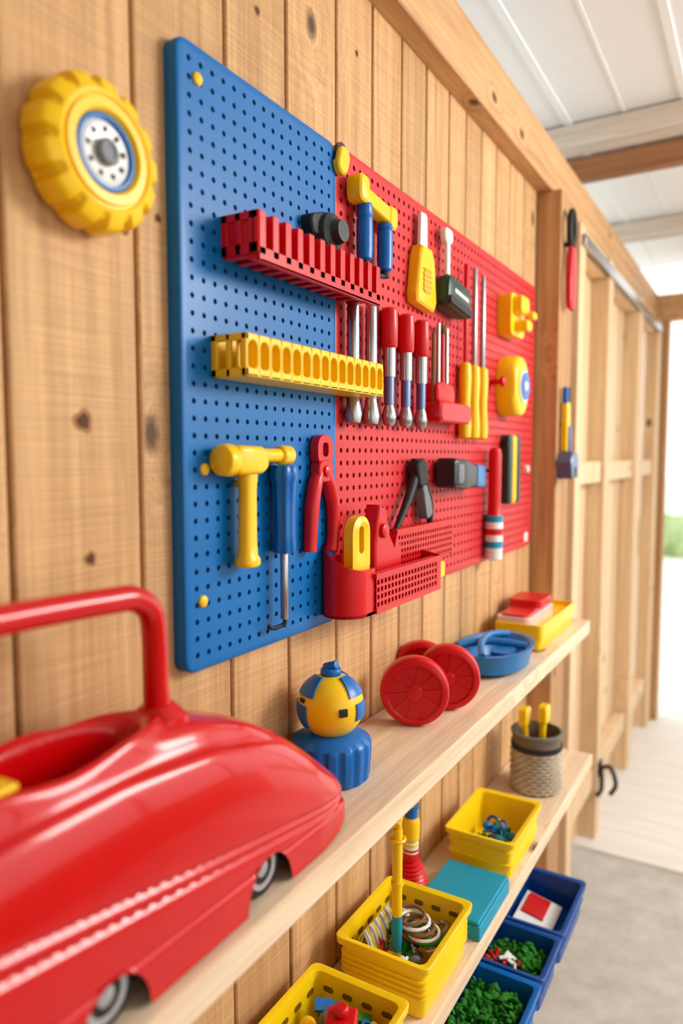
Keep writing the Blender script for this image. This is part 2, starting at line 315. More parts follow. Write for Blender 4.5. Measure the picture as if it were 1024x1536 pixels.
# ---------------------------------------------------------------- wall tools
def capz(b,x,y,z0,z1,r,mat,n=18,r2=None): return b.cyl((x,y,z0),(x,y,z1),r,mat,r2,n,min(.003,r*.4))
b=B(); hx=.045
b.lathe((hx,.776,1.735),(0,1,0),[(0,.018),(.003,.022),(.020,.0235),(.025,.021)],YEL,24)
b.loft([[(hx+p[0],q,1.735+p[1]) for p in rr(0,0,w,h,.008)] for q,w,h in ((.796,.038,.038),(.80,.042,.042),(.852,.042,.040),(.866,.034,.030),(.874,.024,.022))],YEL)
b.cyl((hx,.868,1.742),(hx,.93,1.742),.0105,YEL); b.lathe((hx,.915,1.742),(0,1,0),[(0,.012),(.004,.0155),(.026,.0155),(.030,.013)],YEL,20)
b.loft([[(hx+p[0]-0,y_+p[1],z) for p in rr(0,0,w,w*1.2,w*.45)] for z,w,y_ in ((1.73,.026,.838),(1.71,.026,.837),(1.69,.023,.837),(1.62,.024,.836),(1.595,.026,.836),(1.590,.032,.836),(1.582,.033,.836),(1.578,.028,.836))],YEL)
b.cyl((XB,.838,1.70),(hx,.838,1.70),.005,YEL)
b.done('toy_hammer',bev=.0015)
b=B(); sx=.043; L=[]
for z,r in ((1.726,.018),(1.722,.0205),(1.705,.021),(1.70,.0185),(1.66,.0170),(1.62,.0165),(1.592,.018),(1.588,.016)):
    L.append([(sx+p[0],.932+p[1],z) for p in circ(0,0,r,48,lambda a:1+.07*math.cos(8*a))])
b.loft(L,BLU2); capz(b,sx,.932,1.48,1.59,.0065,STEEL)
b.tube([(sx,.932,1.484),(sx,.932,1.474),(sx-.004,.925,1.47),(sx-.006,.908,1.470),(sx-.008,.900,1.474)],.0035,BLK,10)
b.cyl((XB,.932,1.69),(sx,.932,1.69),.005,BLK); b.done('toy_screwdriver')
b=B(); px=.026; pxe=.042
o_=rr(1.060,1.750,.050,.056,.022); i_=rr(1.060,1.752,.018,.024,.007)
b.loft([[(px,*p) for p in o_],[(pxe,*p) for p in o_],[(pxe,*p) for p in i_],[(px,*p) for p in i_],[(px,*p) for p in o_]],RED,False,False)
b.prism(rr(1.058,1.715,.046,.038,.014),px,pxe+.003,RED,.002); b.lathe((pxe,1.058,1.715),(1,0,0),[(0,.010),(.006,.010),(.008,.006)],RED,16)
b.tube([(.034,1.048,1.715),(.034,1.036,1.69),(.034,1.026,1.65),(.034,1.022,1.60),(.034,1.020,1.578)],[.011,.0135,.0135,.012,.012],RED,12)
b.tube([(.034,1.066,1.715),(.034,1.082,1.69),(.034,1.096,1.65),(.034,1.097,1.60),(.034,1.089,1.572)],[.011,.0135,.0135,.012,.012],RED,12)
b.cyl((XB,1.058,1.717),(px,1.058,1.717),.004,BLK)
b.done('toy_pliers',bev=.001)
DGY=plastic('dark_slate_plastic',(34,44,48),.4,.2)
b=B(); b.lathe((XB,1.070,2.118),(1,0,0),[(0,.030),(.012,.036),(.03,.032),(.036,.022),(.05,.018)],DGY,16); b.prism(rr(1.045,2.128,.06,.035,.012,rot=.3),XB,.044,BLK,.003); b.prism(rr(1.065,2.10,.05,.05,.012),XB,.05,BLK,.003); b.done('hose_nozzle')
b=B(); b.prism(rr(1.240,2.212,.145,.030,.012,rot=-.12),.028,.052,YEL,.004)
b.prism(rr(1.180,2.226,.036,.048,.012),.024,.054,YEL,.004); b.prism(rr(1.296,2.204,.034,.044,.012),.024,.054,YEL,.004)
for y,za,zb in ((1.200,2.102,2.205),(1.282,2.100,2.190)):
    b.lathe((.040,y,za),(0,0,1),[(0,.009),(.004,.0145),(.02,.0155),(.075,.0155),(.078,.013),(.082,.0155),(zb-za,.014)],BLU2,20)
    b.lathe((.040,y,za-.012),(0,0,1),[(0,.008),(.012,.010)],BLK,14)
b.tube([(.040,1.200,2.094),(.040,1.24,2.086),(.040,1.282,2.092)],.005,BLK); b.cyl((XR,1.185,2.225),(.03,1.185,2.225),.005,BLK); b.cyl((XR,1.295,2.205),(.03,1.295,2.205),.005,BLK)
b.done('bar_clamp',bev=.001)
b=B(); b.prism([(1.432,2.072),(1.522,2.062),(1.532,2.08),(1.520,2.17),(1.505,2.196),(1.455,2.196),(1.442,2.17),(1.428,2.09)],.018,.044,YEL,.005)
b.prism(rr(1.478,2.12,.04,.05,.01),.044,.046,plastic('ochre',(225,160,20))); b.prism([(1.462,2.19),(1.500,2.19),(1.498,2.262),(1.490,2.27),(1.466,2.268)],.026,.034,WHT,.001)
for k in range(5): b.box(.0455,.0475,1.455,1.5,2.10+.011*k,2.103+.011*k,YEL)
b.cyl((XR,1.478,2.15),(.02,1.478,2.15),.005,BLK); b.done('utility_scraper',bev=.001)
b=B(); b.prism(rr(1.610,2.212,.018,.115,.008,rot=0),.030,.040,WHT,.002); b.prism(rr(1.608,2.252,.045,.035,.015),.028,.042,WHT,.003)
b.loft([[(x,*p) for p in rr(1.632,2.115,w,h,.02,rot=-.12)] for x,w,h in ((XR,.135,.068),(.05,.148,.074),(.060,.14,.064),(.064,.115,.042))],DGRN)
b.prism(rr(1.632,2.092,.14,.018,.006,rot=-.12),.03,.066,BLK); b.prism([(1.59,2.118),(1.675,2.108),(1.675,2.116),(1.59,2.127)],.0638,.0648,WHT); b.done('scrub_brush')
for y,zt,sm in ((1.737,2.218,RED),(1.800,2.222,STEEL),(1.862,2.215,STEEL)):
    b=B(); b.lathe((.034,y,1.785),(0,0,1),[(0,.010),(.004,.016),(.03,.0175),(.09,.014),(.15,.0165),(.185,.015),(.19,.010)],YEL,18)
    b.cyl((.034,y,1.97),(.034,y,zt),.0075 if sm is STEEL else .005,sm,.006,12,.002); b.cyl((XR,y,1.96),(.034,y,1.96),.004,BLK); b.done('long_file')
for y in (1.315,1.393,1.470):
    b=B(); b.lathe((.034,y,1.957),(0,0,1),[(0,.014),(.005,.0165),(.05,.0175),(.075,.0165),(.08,.012)],RED,18)
    b.cyl((.034,y,1.90),(.034,y,1.957),.013,STEEL); b.cyl((.034,y,1.845),(.034,y,1.90),.0105,DSTEEL); b.lathe((.034,y,1.80),(0,0,1),[(0,.005),(.006,.012),(.02,.015),(.036,.012),(.045,.009)],STEEL,16)
    b.cyl((XR,y,1.99),(.03,y,1.99),.004,BLK); b.done('nut_driver')
for y in (1.168,1.238):
    b=B(); b.cyl((.034,y,1.85),(.034,y,2.03),.0115,STEEL,n=18,bv=.002); b.lathe((.034,y,1.798),(0,0,1),[(0,.006),(.005,.014),(.02,.017),(.04,.013),(.054,.0105)],STEEL,16); b.cyl((XR,y,1.9),(.034,y,1.9),.004,BLK); b.done('steel_chisel')
b=B(); b.loft([[(XR+a*.001,*p) for p in rr(1.607,1.842,w,h,.012)] for a,w,h in ((0,.19,.046),(45,.19,.046),(50,.18,.038))],RED); b.prism(rr(1.580,1.885,.10,.05,.015),XR,.05,RED,.004)
for y,zt,m in ((1.535,2.02,BRN),(1.562,2.045,STEEL),(1.588,2.03,RED),(1.612,2.04,STEEL)): b.cyl((.035,y,1.86),(.035,y,zt),.006,m,.0045,10)
b.sphere((.035,1.588,2.035),.012,BRN,12,8); b.done('bit_caddie')
b=B(); b.lathe((XR,1.985,1.95),(1,0,0),[(0,.008),(.03,.008),(.03,.014),(.04,.014),(.043,.01)],RED,16); b.done('red_peg_knob')
b=B(); b.loft([[(x,*p) for p in rr(2.10,2.148,.13,.118,.02)] for x in (XR,.055)],YEL); b.prism(rr(2.09,2.175,.075,.05,.015),.055,.082,YEL,.004); b.prism(rr(2.10,2.118,.05,.03,.01),.055,.092,YEL,.004)
b.prism(rr(2.13,2.15,.04,.02,.006),.082,.098,YEL,.002); b.done('yellow_spring_clamp',bev=.003)
b=B(); b.loft([[(x,*p) for p in rr(2.10,1.945,.135-g,.175-g,.06)] for x,g in ((XR,0),(.06,0),(.07,.01),(.074,.03))],YEL)
b.lathe((.074,2.105,1.945),(1,0,0),[(0,.047),(.004,.047),(.005,.043)],WHT,32); b.lathe((.0785,2.105,1.945),(1,0,0),[(0,.040),(.003,.040),(.004,.03),(.004,.0)],BLU2,32); b.lathe((.0825,2.105,1.945),(1,0,0),[(0,.014),(.002,.012)],WHT,24)
b.done('tape_measure')
b=B()
for y,m in ((2.085,DGRN),(2.125,YEL),(2.165,DGRN)): b.prism(rr(y+.01,1.702,.032,.205,.012),XR,.045,m,.004)
b.box(XR,.04,2.07,2.2,1.77,1.785,BLK); b.done('folding_saw_set')
b=B(); b.lathe((.042,1.955,1.45),(0,0,1),[(0,.020),(.003,.024),(.035,.025)],WHT,20)
for k,m in enumerate((TEAL,WHT,RED,WHT,TEAL)): b.lathe((.042,1.955,1.485+k*.018),(0,0,1),[(0,.0255),(.018,.0255)],m,20)
b.lathe((.042,1.955,1.575),(0,0,1),[(0,.022),(.006,.019),(.04,.018),(.17,.0185),(.185,.016),(.19,.01)],RED,20); b.cyl((XR,1.955,1.7),(.04,1.955,1.7),.004,BLK); b.done('paint_marker')
b=B(); b.tube([(.034,1.445,1.735),(.034,1.44,1.70),(.036,1.40,1.645),(.036,1.345,1.587)],[.010,.012,.010,.006],BLK,10); b.tube([(.034,1.462,1.725),(.036,1.485,1.68),(.036,1.515,1.63),(.036,1.52,1.582)],[.010,.012,.011,.006],BLK,10)
b.prism(rr(1.455,1.705,.05,.06,.02,rot=.3),.024,.05,BLK,.004); b.prism(rr(1.49,1.64,.035,.08,.012,rot=.3),.024,.046,GRY,.003); b.cyl((XR,1.455,1.71),(.03,1.455,1.71),.005,BLK); b.done('garden_snips')
b=B(); b.loft([[(XR+p[0]+.034,y,1.702-.06*(y-1.58)+p[1]) for p in rr(0,0,w,h,.010)] for y,w,h in ((1.578,.045,.060),(1.584,.052,.070),(1.66,.052,.072),(1.70,.046,.060),(1.735,.044,.056))],DGY)
b.loft([[(XR+p[0]+.034,y,1.702-.06*(y-1.58)+p[1]) for p in rr(0,0,w,h,.010)] for y,w,h in ((1.7355,.046,.058),(1.79,.046,.060),(1.796,.040,.052))],LBLU); b.prism(rr(1.61,1.70,.035,.045,.006),.0745,.078,GRY,.001)
b.cyl((XR,1.65,1.70),(.04,1.65,1.70),.005,BLK); b.done('work_light')
b=B(); b.prism(rr(2.355,1.475,.035,.03,.002),XR,.0175,WHT); b.done('board_sticker')
b=B(); b.lathe((XR,2.33,1.70),(1,0,0),[(0,.012),(.012,.012),(.014,.01)],WHT,16); b.done('white_peg')

# ---------------------------------------------------------------- red wall tray
e=empty('red_wall_tray'); b=B()
y0,y1,z0,z1,xe=1.062,1.43,1.456,1.530,.098; xs=XB
def up(x): return z1+.010+.045*(1-(x-xs)/(xe-xs))**1.3
arc=[(xs,y0+.02),(xs+.012,y0+.006)]+[(xe-.045+.045*math.sin(a),y0+.045-.045*math.cos(a)) for a in [pi/2*k/8 for k in range(0,9)]]+[(xe,y0+.075)]
b.loft([[(x,y,z0) for x,y in arc],[(x,y,z1) for x,y in arc],[(x,y,up(x)) for x,y in arc],[(x-.006,y+.008,up(x)) for x,y in arc],[(x-.006,y+.008,z0+.004) for x,y in arc]],RED,False,False,closed=False)
b.loft([[(x,y,z) for x,y in arc+[(xs,y0+.075)]] for z in (z0,z0+.006)],RED)
b.box(XR,xe,y0+.07,y1,z0,z0+.006,RED); b.box(XB,.027,y0+.03,y1,z0,z1+.03,RED)
b.loft([[(x,y,z) for x,z in ((XR,z0),(xe,z0),(xe+.004,z1),(XR,z1+.02))] for y in (y1-.006,y1)],RED)
y0=1.135
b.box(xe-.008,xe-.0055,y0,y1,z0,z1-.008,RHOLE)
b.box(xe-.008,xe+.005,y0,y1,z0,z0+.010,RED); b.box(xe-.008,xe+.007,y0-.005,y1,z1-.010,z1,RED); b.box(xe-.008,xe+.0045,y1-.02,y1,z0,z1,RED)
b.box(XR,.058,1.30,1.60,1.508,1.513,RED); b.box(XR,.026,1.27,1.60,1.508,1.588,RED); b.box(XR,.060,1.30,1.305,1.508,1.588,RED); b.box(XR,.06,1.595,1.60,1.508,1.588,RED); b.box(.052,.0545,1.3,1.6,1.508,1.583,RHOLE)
b.box(.052,.062,1.3,1.6,1.582,1.593,RED)
b.prism(rr(1.445,1.495,.035,.035,.004),.06,.099,YEL,.002)
b.done('tray_body',e,bev=.0015)
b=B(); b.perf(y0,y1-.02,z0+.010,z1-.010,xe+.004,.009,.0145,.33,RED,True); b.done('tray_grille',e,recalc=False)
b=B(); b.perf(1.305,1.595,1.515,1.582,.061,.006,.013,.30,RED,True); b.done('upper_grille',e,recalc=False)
b=B()
o_=rr(1.130,1.574,.064,.118,.030); i_=rr(1.130,1.590,.018,.050,.0085)
b.loft([[(.056,*p) for p in o_],[(.074,*p) for p in o_],[(.078,*[ (q+w_*.85)/1.85 for q,w_ in zip(p,r_)]) for p,r_ in zip(i_,o_)],[(.074,*p) for p in i_],[(.056,*p) for p in i_],[(.056,*p) for p in o_]],YEL,False,False); b.prism(rr(1.128,1.500,.06,.07,.01),.053,.078,YEL,.003)
b.done('yellow_tool_grip')
b=B(); b.prism([(1.185,1.465),(1.29,1.465),(1.295,1.55),(1.275,1.59),(1.265,1.56),(1.24,1.59),(1.225,1.64),(1.20,1.65),(1.19,1.61),(1.183,1.57)],.045,.075,RED,.004); b.lathe((.075,1.212,1.60),(1,0,0),[(0,.014),(.006,.014),(.008,.01)],RED,18); b.done('toy_vise',bev=.002)

# ---------------------------------------------------------------- tools hanging on post
b=B(); y=2.52
b.tube([(.105,y-.012,2.44),(.105,y-.016,2.40),(.105,y-.022,2.33),(.105,y-.018,2.26),(.105,y-.014,2.235)],[.009,.012,.012,.011,.008],RED,10); b.tube([(.105,y+.012,2.44),(.105,y+.018,2.40),(.105,y+.026,2.33),(.105,y+.02,2.26),(.105,y+.016,2.235)],[.009,.012,.012,.011,.008],RED,10)
b.tube([(.105,y-.012,2.44),(.105,y-.03,2.48),(.105,y-.028,2.53),(.105,y-.006,2.555),(.105,y+.02,2.545),(.105,y+.032,2.50),(.105,y+.012,2.44)],.010,BLK,10)
b.cyl((.082,y,2.45),(.115,y,2.45),.008,BLK); b.done('hanging_pliers')
b=B(); b.prism(rr(y,1.84,.04,.17,.012),.090,.110,YEL,.004); b.prism(rr(y+.002,1.80,.022,.09,.008),.110,.116,BLU2,.002); b.tube([(.1,y-.012,1.92),(.1,y-.015,1.975)],.009,BLU2,10,sub=1); b.tube([(.1,y+.014,1.92),(.1,y+.018,1.975)],.009,BLK,10,sub=1)
b.prism([(y-.03,1.755),(y+.03,1.755),(y+.055,1.72),(y+.04,1.668),(y+.014,1.68),(y+.014,1.705),(y-.014,1.705),(y-.014,1.672),(y-.04,1.665),(y-.055,1.72)],.085,.135,plastic('blue_grey_metal',(95,115,145),.35,.1,.5),.003)
b.cyl((.082,y,1.85),(.1,y,1.85),.006,BLK); b.done('hanging_wrench')
b=B(); b.box(.0895,.10,3.30,3.36,.30,.36,BLK); b.tube([(.1,3.33,.33),(.14,3.33,.34),(.17,3.30,.28),(.15,3.27,.24)],.010,BLK,8); b.tube([(.1,3.33,.33),(.11,3.30,.25),(.10,3.26,.23)],.010,BLK,8); b.done('door_latch')

# ---------------------------------------------------------------- toy car
def interp(t,K):
    if t<=K[0][0]: return K[0][1]
    for (a,u),(c,w) in zip(K,K[1:]):
        if t<=c: return u+(w-u)*(t-a)/(c-a)
    return K[-1][1]
def smooth(K,t,h=.02): return sum(interp(t+h*d,K) for d in (-2,-1,0,1,2))/5
CZ=SZ+.003
ZT=[(.1,1.36),(.16,1.42),(.25,1.445),(.38,1.454),(.48,1.454),(.62,1.438),(.70,1.410),(.76,1.378),(.81,1.342),(.86,1.300),(.89,1.275),(.91,1.262),(.925,1.256)]
WW=[(.1,.07),(.16,.084),(.25,.088),(.74,.088),(.81,.088),(.86,.083),(.888,.075),(.905,.060),(.916,.034),(.922,.014)]
ex=3.2; raw=[]
for k in range(801):
    t=pi*k/800; c_,s_=math.cos(t),math.sin(t); raw.append((math.copysign(abs(c_)**(2/ex),c_),abs(s_)**(2/ex)))
def resample(w,h,M):
    P=[(w*a,h*c) for a,c in raw]; D=[0]
    for p,q in zip(P,P[1:]): D.append(D[-1]+math.hypot(q[0]-p[0],q[1]-p[1]))
    out=[];k=0
    for j in range(M+1):
        d=D[-1]*j/M
        while k<len(D)-2 and D[k+1]<d: k+=1
        s_=(d-D[k])/max(D[k+1]-D[k],1e-9); out.append((P[k][0]+(P[k+1][0]-P[k][0])*s_,P[k][1]+(P[k+1][1]-P[k][1])*s_))
    return out
CX=.107; WR=.036; WY=(.44,.685); WZ=SZ+WR
def sst(a,c,t): t=max(0,min(1,(t-a)/(c-a))); return t*t*(3-2*t)
L=[];NY=260;M=260;Y1=.921
for i in range(NY+1):
    y=.1+(Y1-.1)*i/NY; zt=smooth(ZT,y,.010); w=smooth(WW,y,.004); zb=CZ+.010*sst(.80,.92,y)
    zt=max(zt,zb+.012); row=[]
    for X_,Z_ in resample(w,zt-zb,M):
        z=zb+Z_; x=X_; u=abs(X_)/w; hn=Z_/(zt-zb)
        if u>.7:
            k_=sst(.7,.9,u)
            for zl,dz,am in ((1.345-.17*max(0,y-.3),.0035,.0045),(1.325-.15*max(0,y-.3),.0035,.0045),(1.255-.03*max(0,y-.3),.0035,.0035)):
                x-=math.copysign(k_*am*math.exp(-((z-zl)/dz)**2),x)
        if hn>.6:
            f_=sst(.2,.35,y)*(1-sst(.64,.78,y))
            z-=.012*f_*math.exp(-((u-.62)/.10)**2)
            yc=.43; d=math.sqrt(((X_+.004)/.048)**2+((y-yc)/.130)**2)
            z+=.008*math.exp(-((d-1.14)/.12)**2)
            if X_<0: z+=.028*math.exp(-((y-.46)/.10)**2)*math.exp(-((X_+.066)/.022)**2)
            z-=.085*(1-sst(.72,1.0,d))
        for wy in WY:
            if u>.55:
                q=1-((y-wy)/(WR+.009))**2
                if q>0: z=max(z,min(zt,CZ+.054*math.sqrt(q)))
        row.append((CX+x,y,z))
    L.append(row)
e=empty('ride_on_toy_car'); b=B(); b.loft(L,CARRED,False,False,closed=False)
b.add(L[-1],[list(range(M+1))],CARRED); b.add(L[0],[list(range(M+1))[::-1]],CARRED)
b.done('car_body',e,ang=60,recalc=False)
b=B(); b.box(CX-.07,CX+.050,.15,.85,CZ+.003,CZ+.010,BLK); b.box(CX-.06,CX+.040,.38,.78,CZ+.003,CZ+.06,BLK)
b.done('car_chassis',e)
b=B(); HZ=1.588
b.tube([(CX,.590,1.40),(CX,.588,1.44),(CX,.586,1.48),(CX,.585,1.535),(CX,.579,1.566),(CX,.556,1.584),(CX,.52,HZ),(CX,.40,HZ+.004),(CX,.28,HZ+.004),(CX,.2,HZ-.004),(CX,.165,1.56),(CX,.16,1.5),(CX,.16,1.40)],[.019,.0165,.0145]+[.0145]*10,CARRED,24)
b.loft([[(CX+p[0],.590+p[1],z) for p in rr(0,0,w,h,.015)] for z,w,h in ((1.42,.07,.05),(1.445,.064,.044),(1.455,.04,.036),(1.459,.028,.03))],CARRED)
b.done('car_handle',e)
HUB=plastic('hubcap',(190,192,198),.3,.2,.6)
for wy in WY:
    for sx,dirn in ((.152,1),(.050,-1)):
        b=B(); b.lathe((sx,wy,WZ),(dirn,0,0),[(-.002,.026),(0,WR-.003),(.004,WR),(.026,WR),(.031,WR-.004),(.032,.027),(.030,.026)],BLK,36)
        b.lathe((sx+dirn*.028,wy,WZ),(dirn,0,0),[(0,.026),(.003,.025),(.001,.012),(.004,.006),(.004,0)],HUB,30); b.done('car_wheel',e)
b=B(); b.M=Matrix.Translation((.145,.352,1.4570)); b.box(-.013,.013,-.022,.022,-.002,.004,YEL); b.done('car_badge',e,bev=.002)

# ---------------------------------------------------------------- shelf toys
b=B(); c=(.076,1.020); L=[]
for z,r,g in ((0,.062,0),(.004,.066,1),(.044,.069,1),(.060,.069,1),(.066,.067,0),(.074,.054,0),(.079,.047,0)):
    L.append([(*p,SZ+z) for p in circ(*c,r,140,(lambda a:1-.08*(max(0,math.cos(16*a))**.6)) if g else None)])
b.loft(L,BLU2)
zc=SZ+.124
b.sphere((*c,zc),(.0565,.0565,.055),YEL,40,24)
def patch(b,cen,R_,th0,th1,ph0,ph1,mat,t=.003,n=10):
    ra=R_+t
    g=[[(cen[0]+ra*math.sin(th0+(th1-th0)*i/n)*math.cos(ph0+(ph1-ph0)*j/n),cen[1]+ra*math.sin(th0+(th1-th0)*i/n)*math.sin(ph0+(ph1-ph0)*j/n),cen[2]+ra*math.cos(th0+(th1-th0)*i/n)) for j in range(n+1)] for i in range(n+1)]
    g2=[[tuple(cen[k]+(q[k]-cen[k])*(R_-.004)/ra for k in range(3)) for q in r_] for r_ in g]
    ring=lambda G:[G[0][j] for j in range(n)]+[G[i][n] for i in range(n)]+[G[n][n-j] for j in range(n)]+[G[n-i][0] for i in range(n)]
    vs=[p for r_ in g for p in r_]; fs=[[i*(n+1)+j,i*(n+1)+j+1,(i+1)*(n+1)+j+1,(i+1)*(n+1)+j] for i in range(n) for j in range(n)]
    b.add(vs,fs,mat); b.loft([ring(g),ring(g2)],mat,False,False)
ca=(*c,zc)
for th0,th1,p0,p1 in ((.45,1.15,3.6,4.65),(1.4,2.1,3.6,4.45),(.45,1.15,5.9,6.75),(1.35,1.85,6.1,6.7),(.5,1.1,1.3,2.1),(1.4,2.0,1.2,2.2)): patch(b,ca,.0560,th0,th1,p0,p1,BLU2)
patch(b,ca,.0560,1.40,1.62,5.50,5.75,BLK); patch(b,ca,.0560,1.22,1.33,4.1,4.32,BLK)
b.cyl((c[0],c[1],zc+.048),(c[0],c[1],zc+.064),.018,BLU2,n=20,bv=.004); b.cyl((c[0]-.012,c[1],zc+.062),(c[0]+.012,c[1],zc+.070),.008,BLU2,bv=.002)
b.done('toy_robot_ball',ang=50)
def redwheel(b,c,ax,r=.07,w=.045):
    b.lathe(c,ax,[(-w/2,r*.5),(-w/2,r*.86),(-w/2+.004,r*.97),(-w/2+.010,r),(w/2-.010,r),(w/2-.004,r*.97),(w/2,r*.88),(w/2,r*.80),(w/2-.004,r*.75),(w/2-.003,r*.26),(w/2+.001,r*.22),(w/2+.003,r*.1),(w/2+.003,0)],RED,48)
    a=Vector(ax).normalized(); u=a.orthogonal().normalized(); v=a.cross(u)
    for k in range(10):
        t=2*pi*k/10; d=u*math.cos(t)+v*math.sin(t); s_=a.cross(d); c0=Vector(c)+a*(w/2-.004)
        q=[c0+d*r*.22-s_*.003,c0+d*r*.22+s_*.003,c0+d*r*.77+s_*.003,c0+d*r*.77-s_*.003]; b.loft([q,[p+a*.0028 for p in q]],RED)
e=empty('toy_wheel_set')
ax=(.42,-1,0); b=B(); redwheel(b,(.098,1.310,SZ+.070),ax,.070); b.done('wheel_front',e)
b=B(); redwheel(b,(.120,1.430,SZ+.070),ax,.070); b.done('wheel_rear',e)
b=B(); redwheel(b,(.045,1.46,SZ+.066),ax,.066,.04); b.done('wheel_side',e)
b=B(); b.cyl((.098,1.310,SZ+.070),(.120,1.430,SZ+.070),.014,RED); b.cyl((.045,1.46,SZ+.066),(.120,1.430,SZ+.070),.010,RED); b.done('axle',e)
b=B()
def gl(w,h,z,cy=1.785,cx=.108): return [(cx+w*math.cos(2*pi*i/48),cy+h*math.sin(2*pi*i/48),SZ+z) for i in range(48)]
b.loft([gl(.062,.10,.0),gl(.082,.130,.012),gl(.090,.142,.050),gl(.094,.147,.056),gl(.094,.147,.060),gl(.084,.132,.060),gl(.074,.117,.046),gl(.055,.08,.012)],LBLU)
b.tube([(.03,1.72,SZ+.060),(.08,1.77,SZ+.066),(.13,1.79,SZ+.066),(.185,1.80,SZ+.060)],.010,LBLU); b.tube([(.12,1.65,SZ+.060),(.09,1.73,SZ+.072),(.08,1.83,SZ+.072),(.1,1.91,SZ+.060)],.009,LBLU)
b.prismz(rr(.14,1.75,.05,.08,.02),SZ+.010,SZ+.058,LBLU)
b.done('safety_goggles')
b=B(); b.loft([[(x,y,z) for x,y in rr(.11,2.17,w,h,.015)] for z,w,h in ((SZ,.12,.38),(SZ+.006,.128,.39),(SZ+.030,.13,.39),(SZ+.032,.136,.396),(SZ+.074,.138,.40),(SZ+.076,.13,.392),(SZ+.060,.122,.384))],YEL); b.prismz(rr(.09,2.12,.10,.27,.02),SZ+.058,SZ+.088,CLR); b.prismz(rr(.08,2.20,.10,.14,.02),SZ+.086,SZ+.112,RED); b.prismz(rr(.09,2.05,.08,.11,.02),SZ+.087,SZ+.094,RED)
b.done('toy_storage_case',bev=.002)

# ---------------------------------------------------------------- bins
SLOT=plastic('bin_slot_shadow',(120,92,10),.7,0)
def bin_(name,x0,x1,y0,y1,z0,z1,mat,ridges=2,lip=.006,wall=.004,slots=0):
    e=empty(name)
    cx,cy,w,h=(x0+x1)/2,(y0+y1)/2,x1-x0,y1-y0; b=B(); H=z1-z0; L=[]
    def lo(z,g): L.append([(x,y,z) for x,y in rr(cx,cy,w-2*g,h-2*g,.014)])
    lo(z0,lip+.012); lo(z0+.004,lip+.008)
    for k in range(ridges):
        za=z0+H*(.35+.3*k/max(1,ridges-1) if ridges>1 else .5); lo(za,lip+.005); lo(za+.001,lip+.001); lo(za+.005,lip+.001); lo(za+.006,lip+.005)
    lo(z1-.014,lip+.003); lo(z1-.013,.001); lo(z1-.001,0); lo(z1,.001); lo(z1,.005); lo(z1-.003,lip+wall+.003); lo(z0+.006,lip+wall+.010)
    b.loft(L,mat)
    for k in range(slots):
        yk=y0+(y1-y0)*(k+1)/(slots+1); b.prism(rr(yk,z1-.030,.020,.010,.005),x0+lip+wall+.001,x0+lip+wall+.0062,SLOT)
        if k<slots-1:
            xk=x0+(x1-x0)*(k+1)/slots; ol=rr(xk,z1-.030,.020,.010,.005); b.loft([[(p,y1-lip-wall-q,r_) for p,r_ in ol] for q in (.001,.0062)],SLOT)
    b.done('bin_shell',e,bev=0,ang=35)
    return e
def clutter(name,x0,x1,y0,y1,z0,z1,cols,n,s=.012,parent=None):
    b=B()
    for i in range(n):
        c_=Vector((random.uniform(x0,x1),random.uniform(y0,y1),random.uniform(z0,z1))); m=random.choice(cols); t=random.random(); q=s*random.uniform(.6,1.5)
        b.M=Matrix.Translation(c_)@Matrix.Rotation(random.uniform(0,6),4,Vector((random.random(),random.random(),random.random()+.1)).normalized())
        if t<.35: b.tube([(q*math.cos(a),q*math.sin(a),0) for a in [2*pi*k/8 for k in range(8)]],q*.25,m,8,True,2)
        elif t<.6: b.sphere((0,0,0),(q,q*.8,q*.6),m,10,8)
        elif t<.8: b.box(-q,q,-q*.6,q*.6,-q*.3,q*.3,m)
        else: b.cyl((0,0,-q),(0,0,q),q*.4,m,n=10)
    b.M=Matrix.Identity(4); return b.done(name,parent)
def foam(name,x0,x1,y0,y1,z0,z1,n=420,parent=None):
    b=B(); b.box(x0,x1,y0,y1,z0,z1-.02,GRN)
    for i in range(n):
        c_=(random.uniform(x0,x1),random.uniform(y0,y1),random.uniform(z1-.025,z1)); q=random.uniform(.004,.009); b.M=Matrix.Translation(c_)@Matrix.Rotation(random.uniform(0,6),4,Vector((random.random(),random.random(),.3)).normalized()); b.sphere((0,0,0),(q,q*.5,q*1.6),GRN,6,4)
    b.M=Matrix.Identity(4); return b.done(name,parent)
T=.7402
binA=bin_('yellow_storage_bin',.035,.226,.800,1.030,T,.840,YEL2,2,slots=5)
binB=bin_('yellow_storage_bin',.035,.226,1.095,1.325,T,.848,YEL2,4,slots=5)
binC=bin_('yellow_storage_bin',.050,.226,1.590,1.84,T,.836,YEL2)
clutter('small_parts',.085,.18,.84,1.00,.775,.82,[WHT,GRY,YEL,BLU2,GRN],45,parent=binA)
b=B(); b.M=Matrix.Translation((.15,.93,.825))@Matrix.Rotation(.4,4,'Z'); b.box(-.025,.025,-.02,.02,-.035,.03,RED); b.cyl((0,0,.03),(0,0,.045),.012,RED); b.done('red_block',binA,bev=.004)
clutter('small_parts',.075,.185,1.15,1.275,.772,.81,[STEEL,GRY,YEL,GRN,RED,WHT],60,.014,parent=binB)
b=B()
for k in range(9): b.tube([(.165-.005*k+.03*math.cos(a),1.225+.03*math.sin(a),.818+.004*k*(k%2)) for a in [2*pi*q/10 for q in range(10)]],.0035,[GRN,WHT,RED,BRN][k%4],6,True,2)
b.done('wire_coil',binB)
b=B()
for k in range(16): b.tube([(.060+.003*(k%2),1.135+.007*k,.80+.003*(k%3)),(.075,1.14+.007*k,.840),(.098,1.135+.007*k,.80)],.003,[STEEL,WHT,YEL][k%3],6,False,3)
b.done('foil_strip',binB)
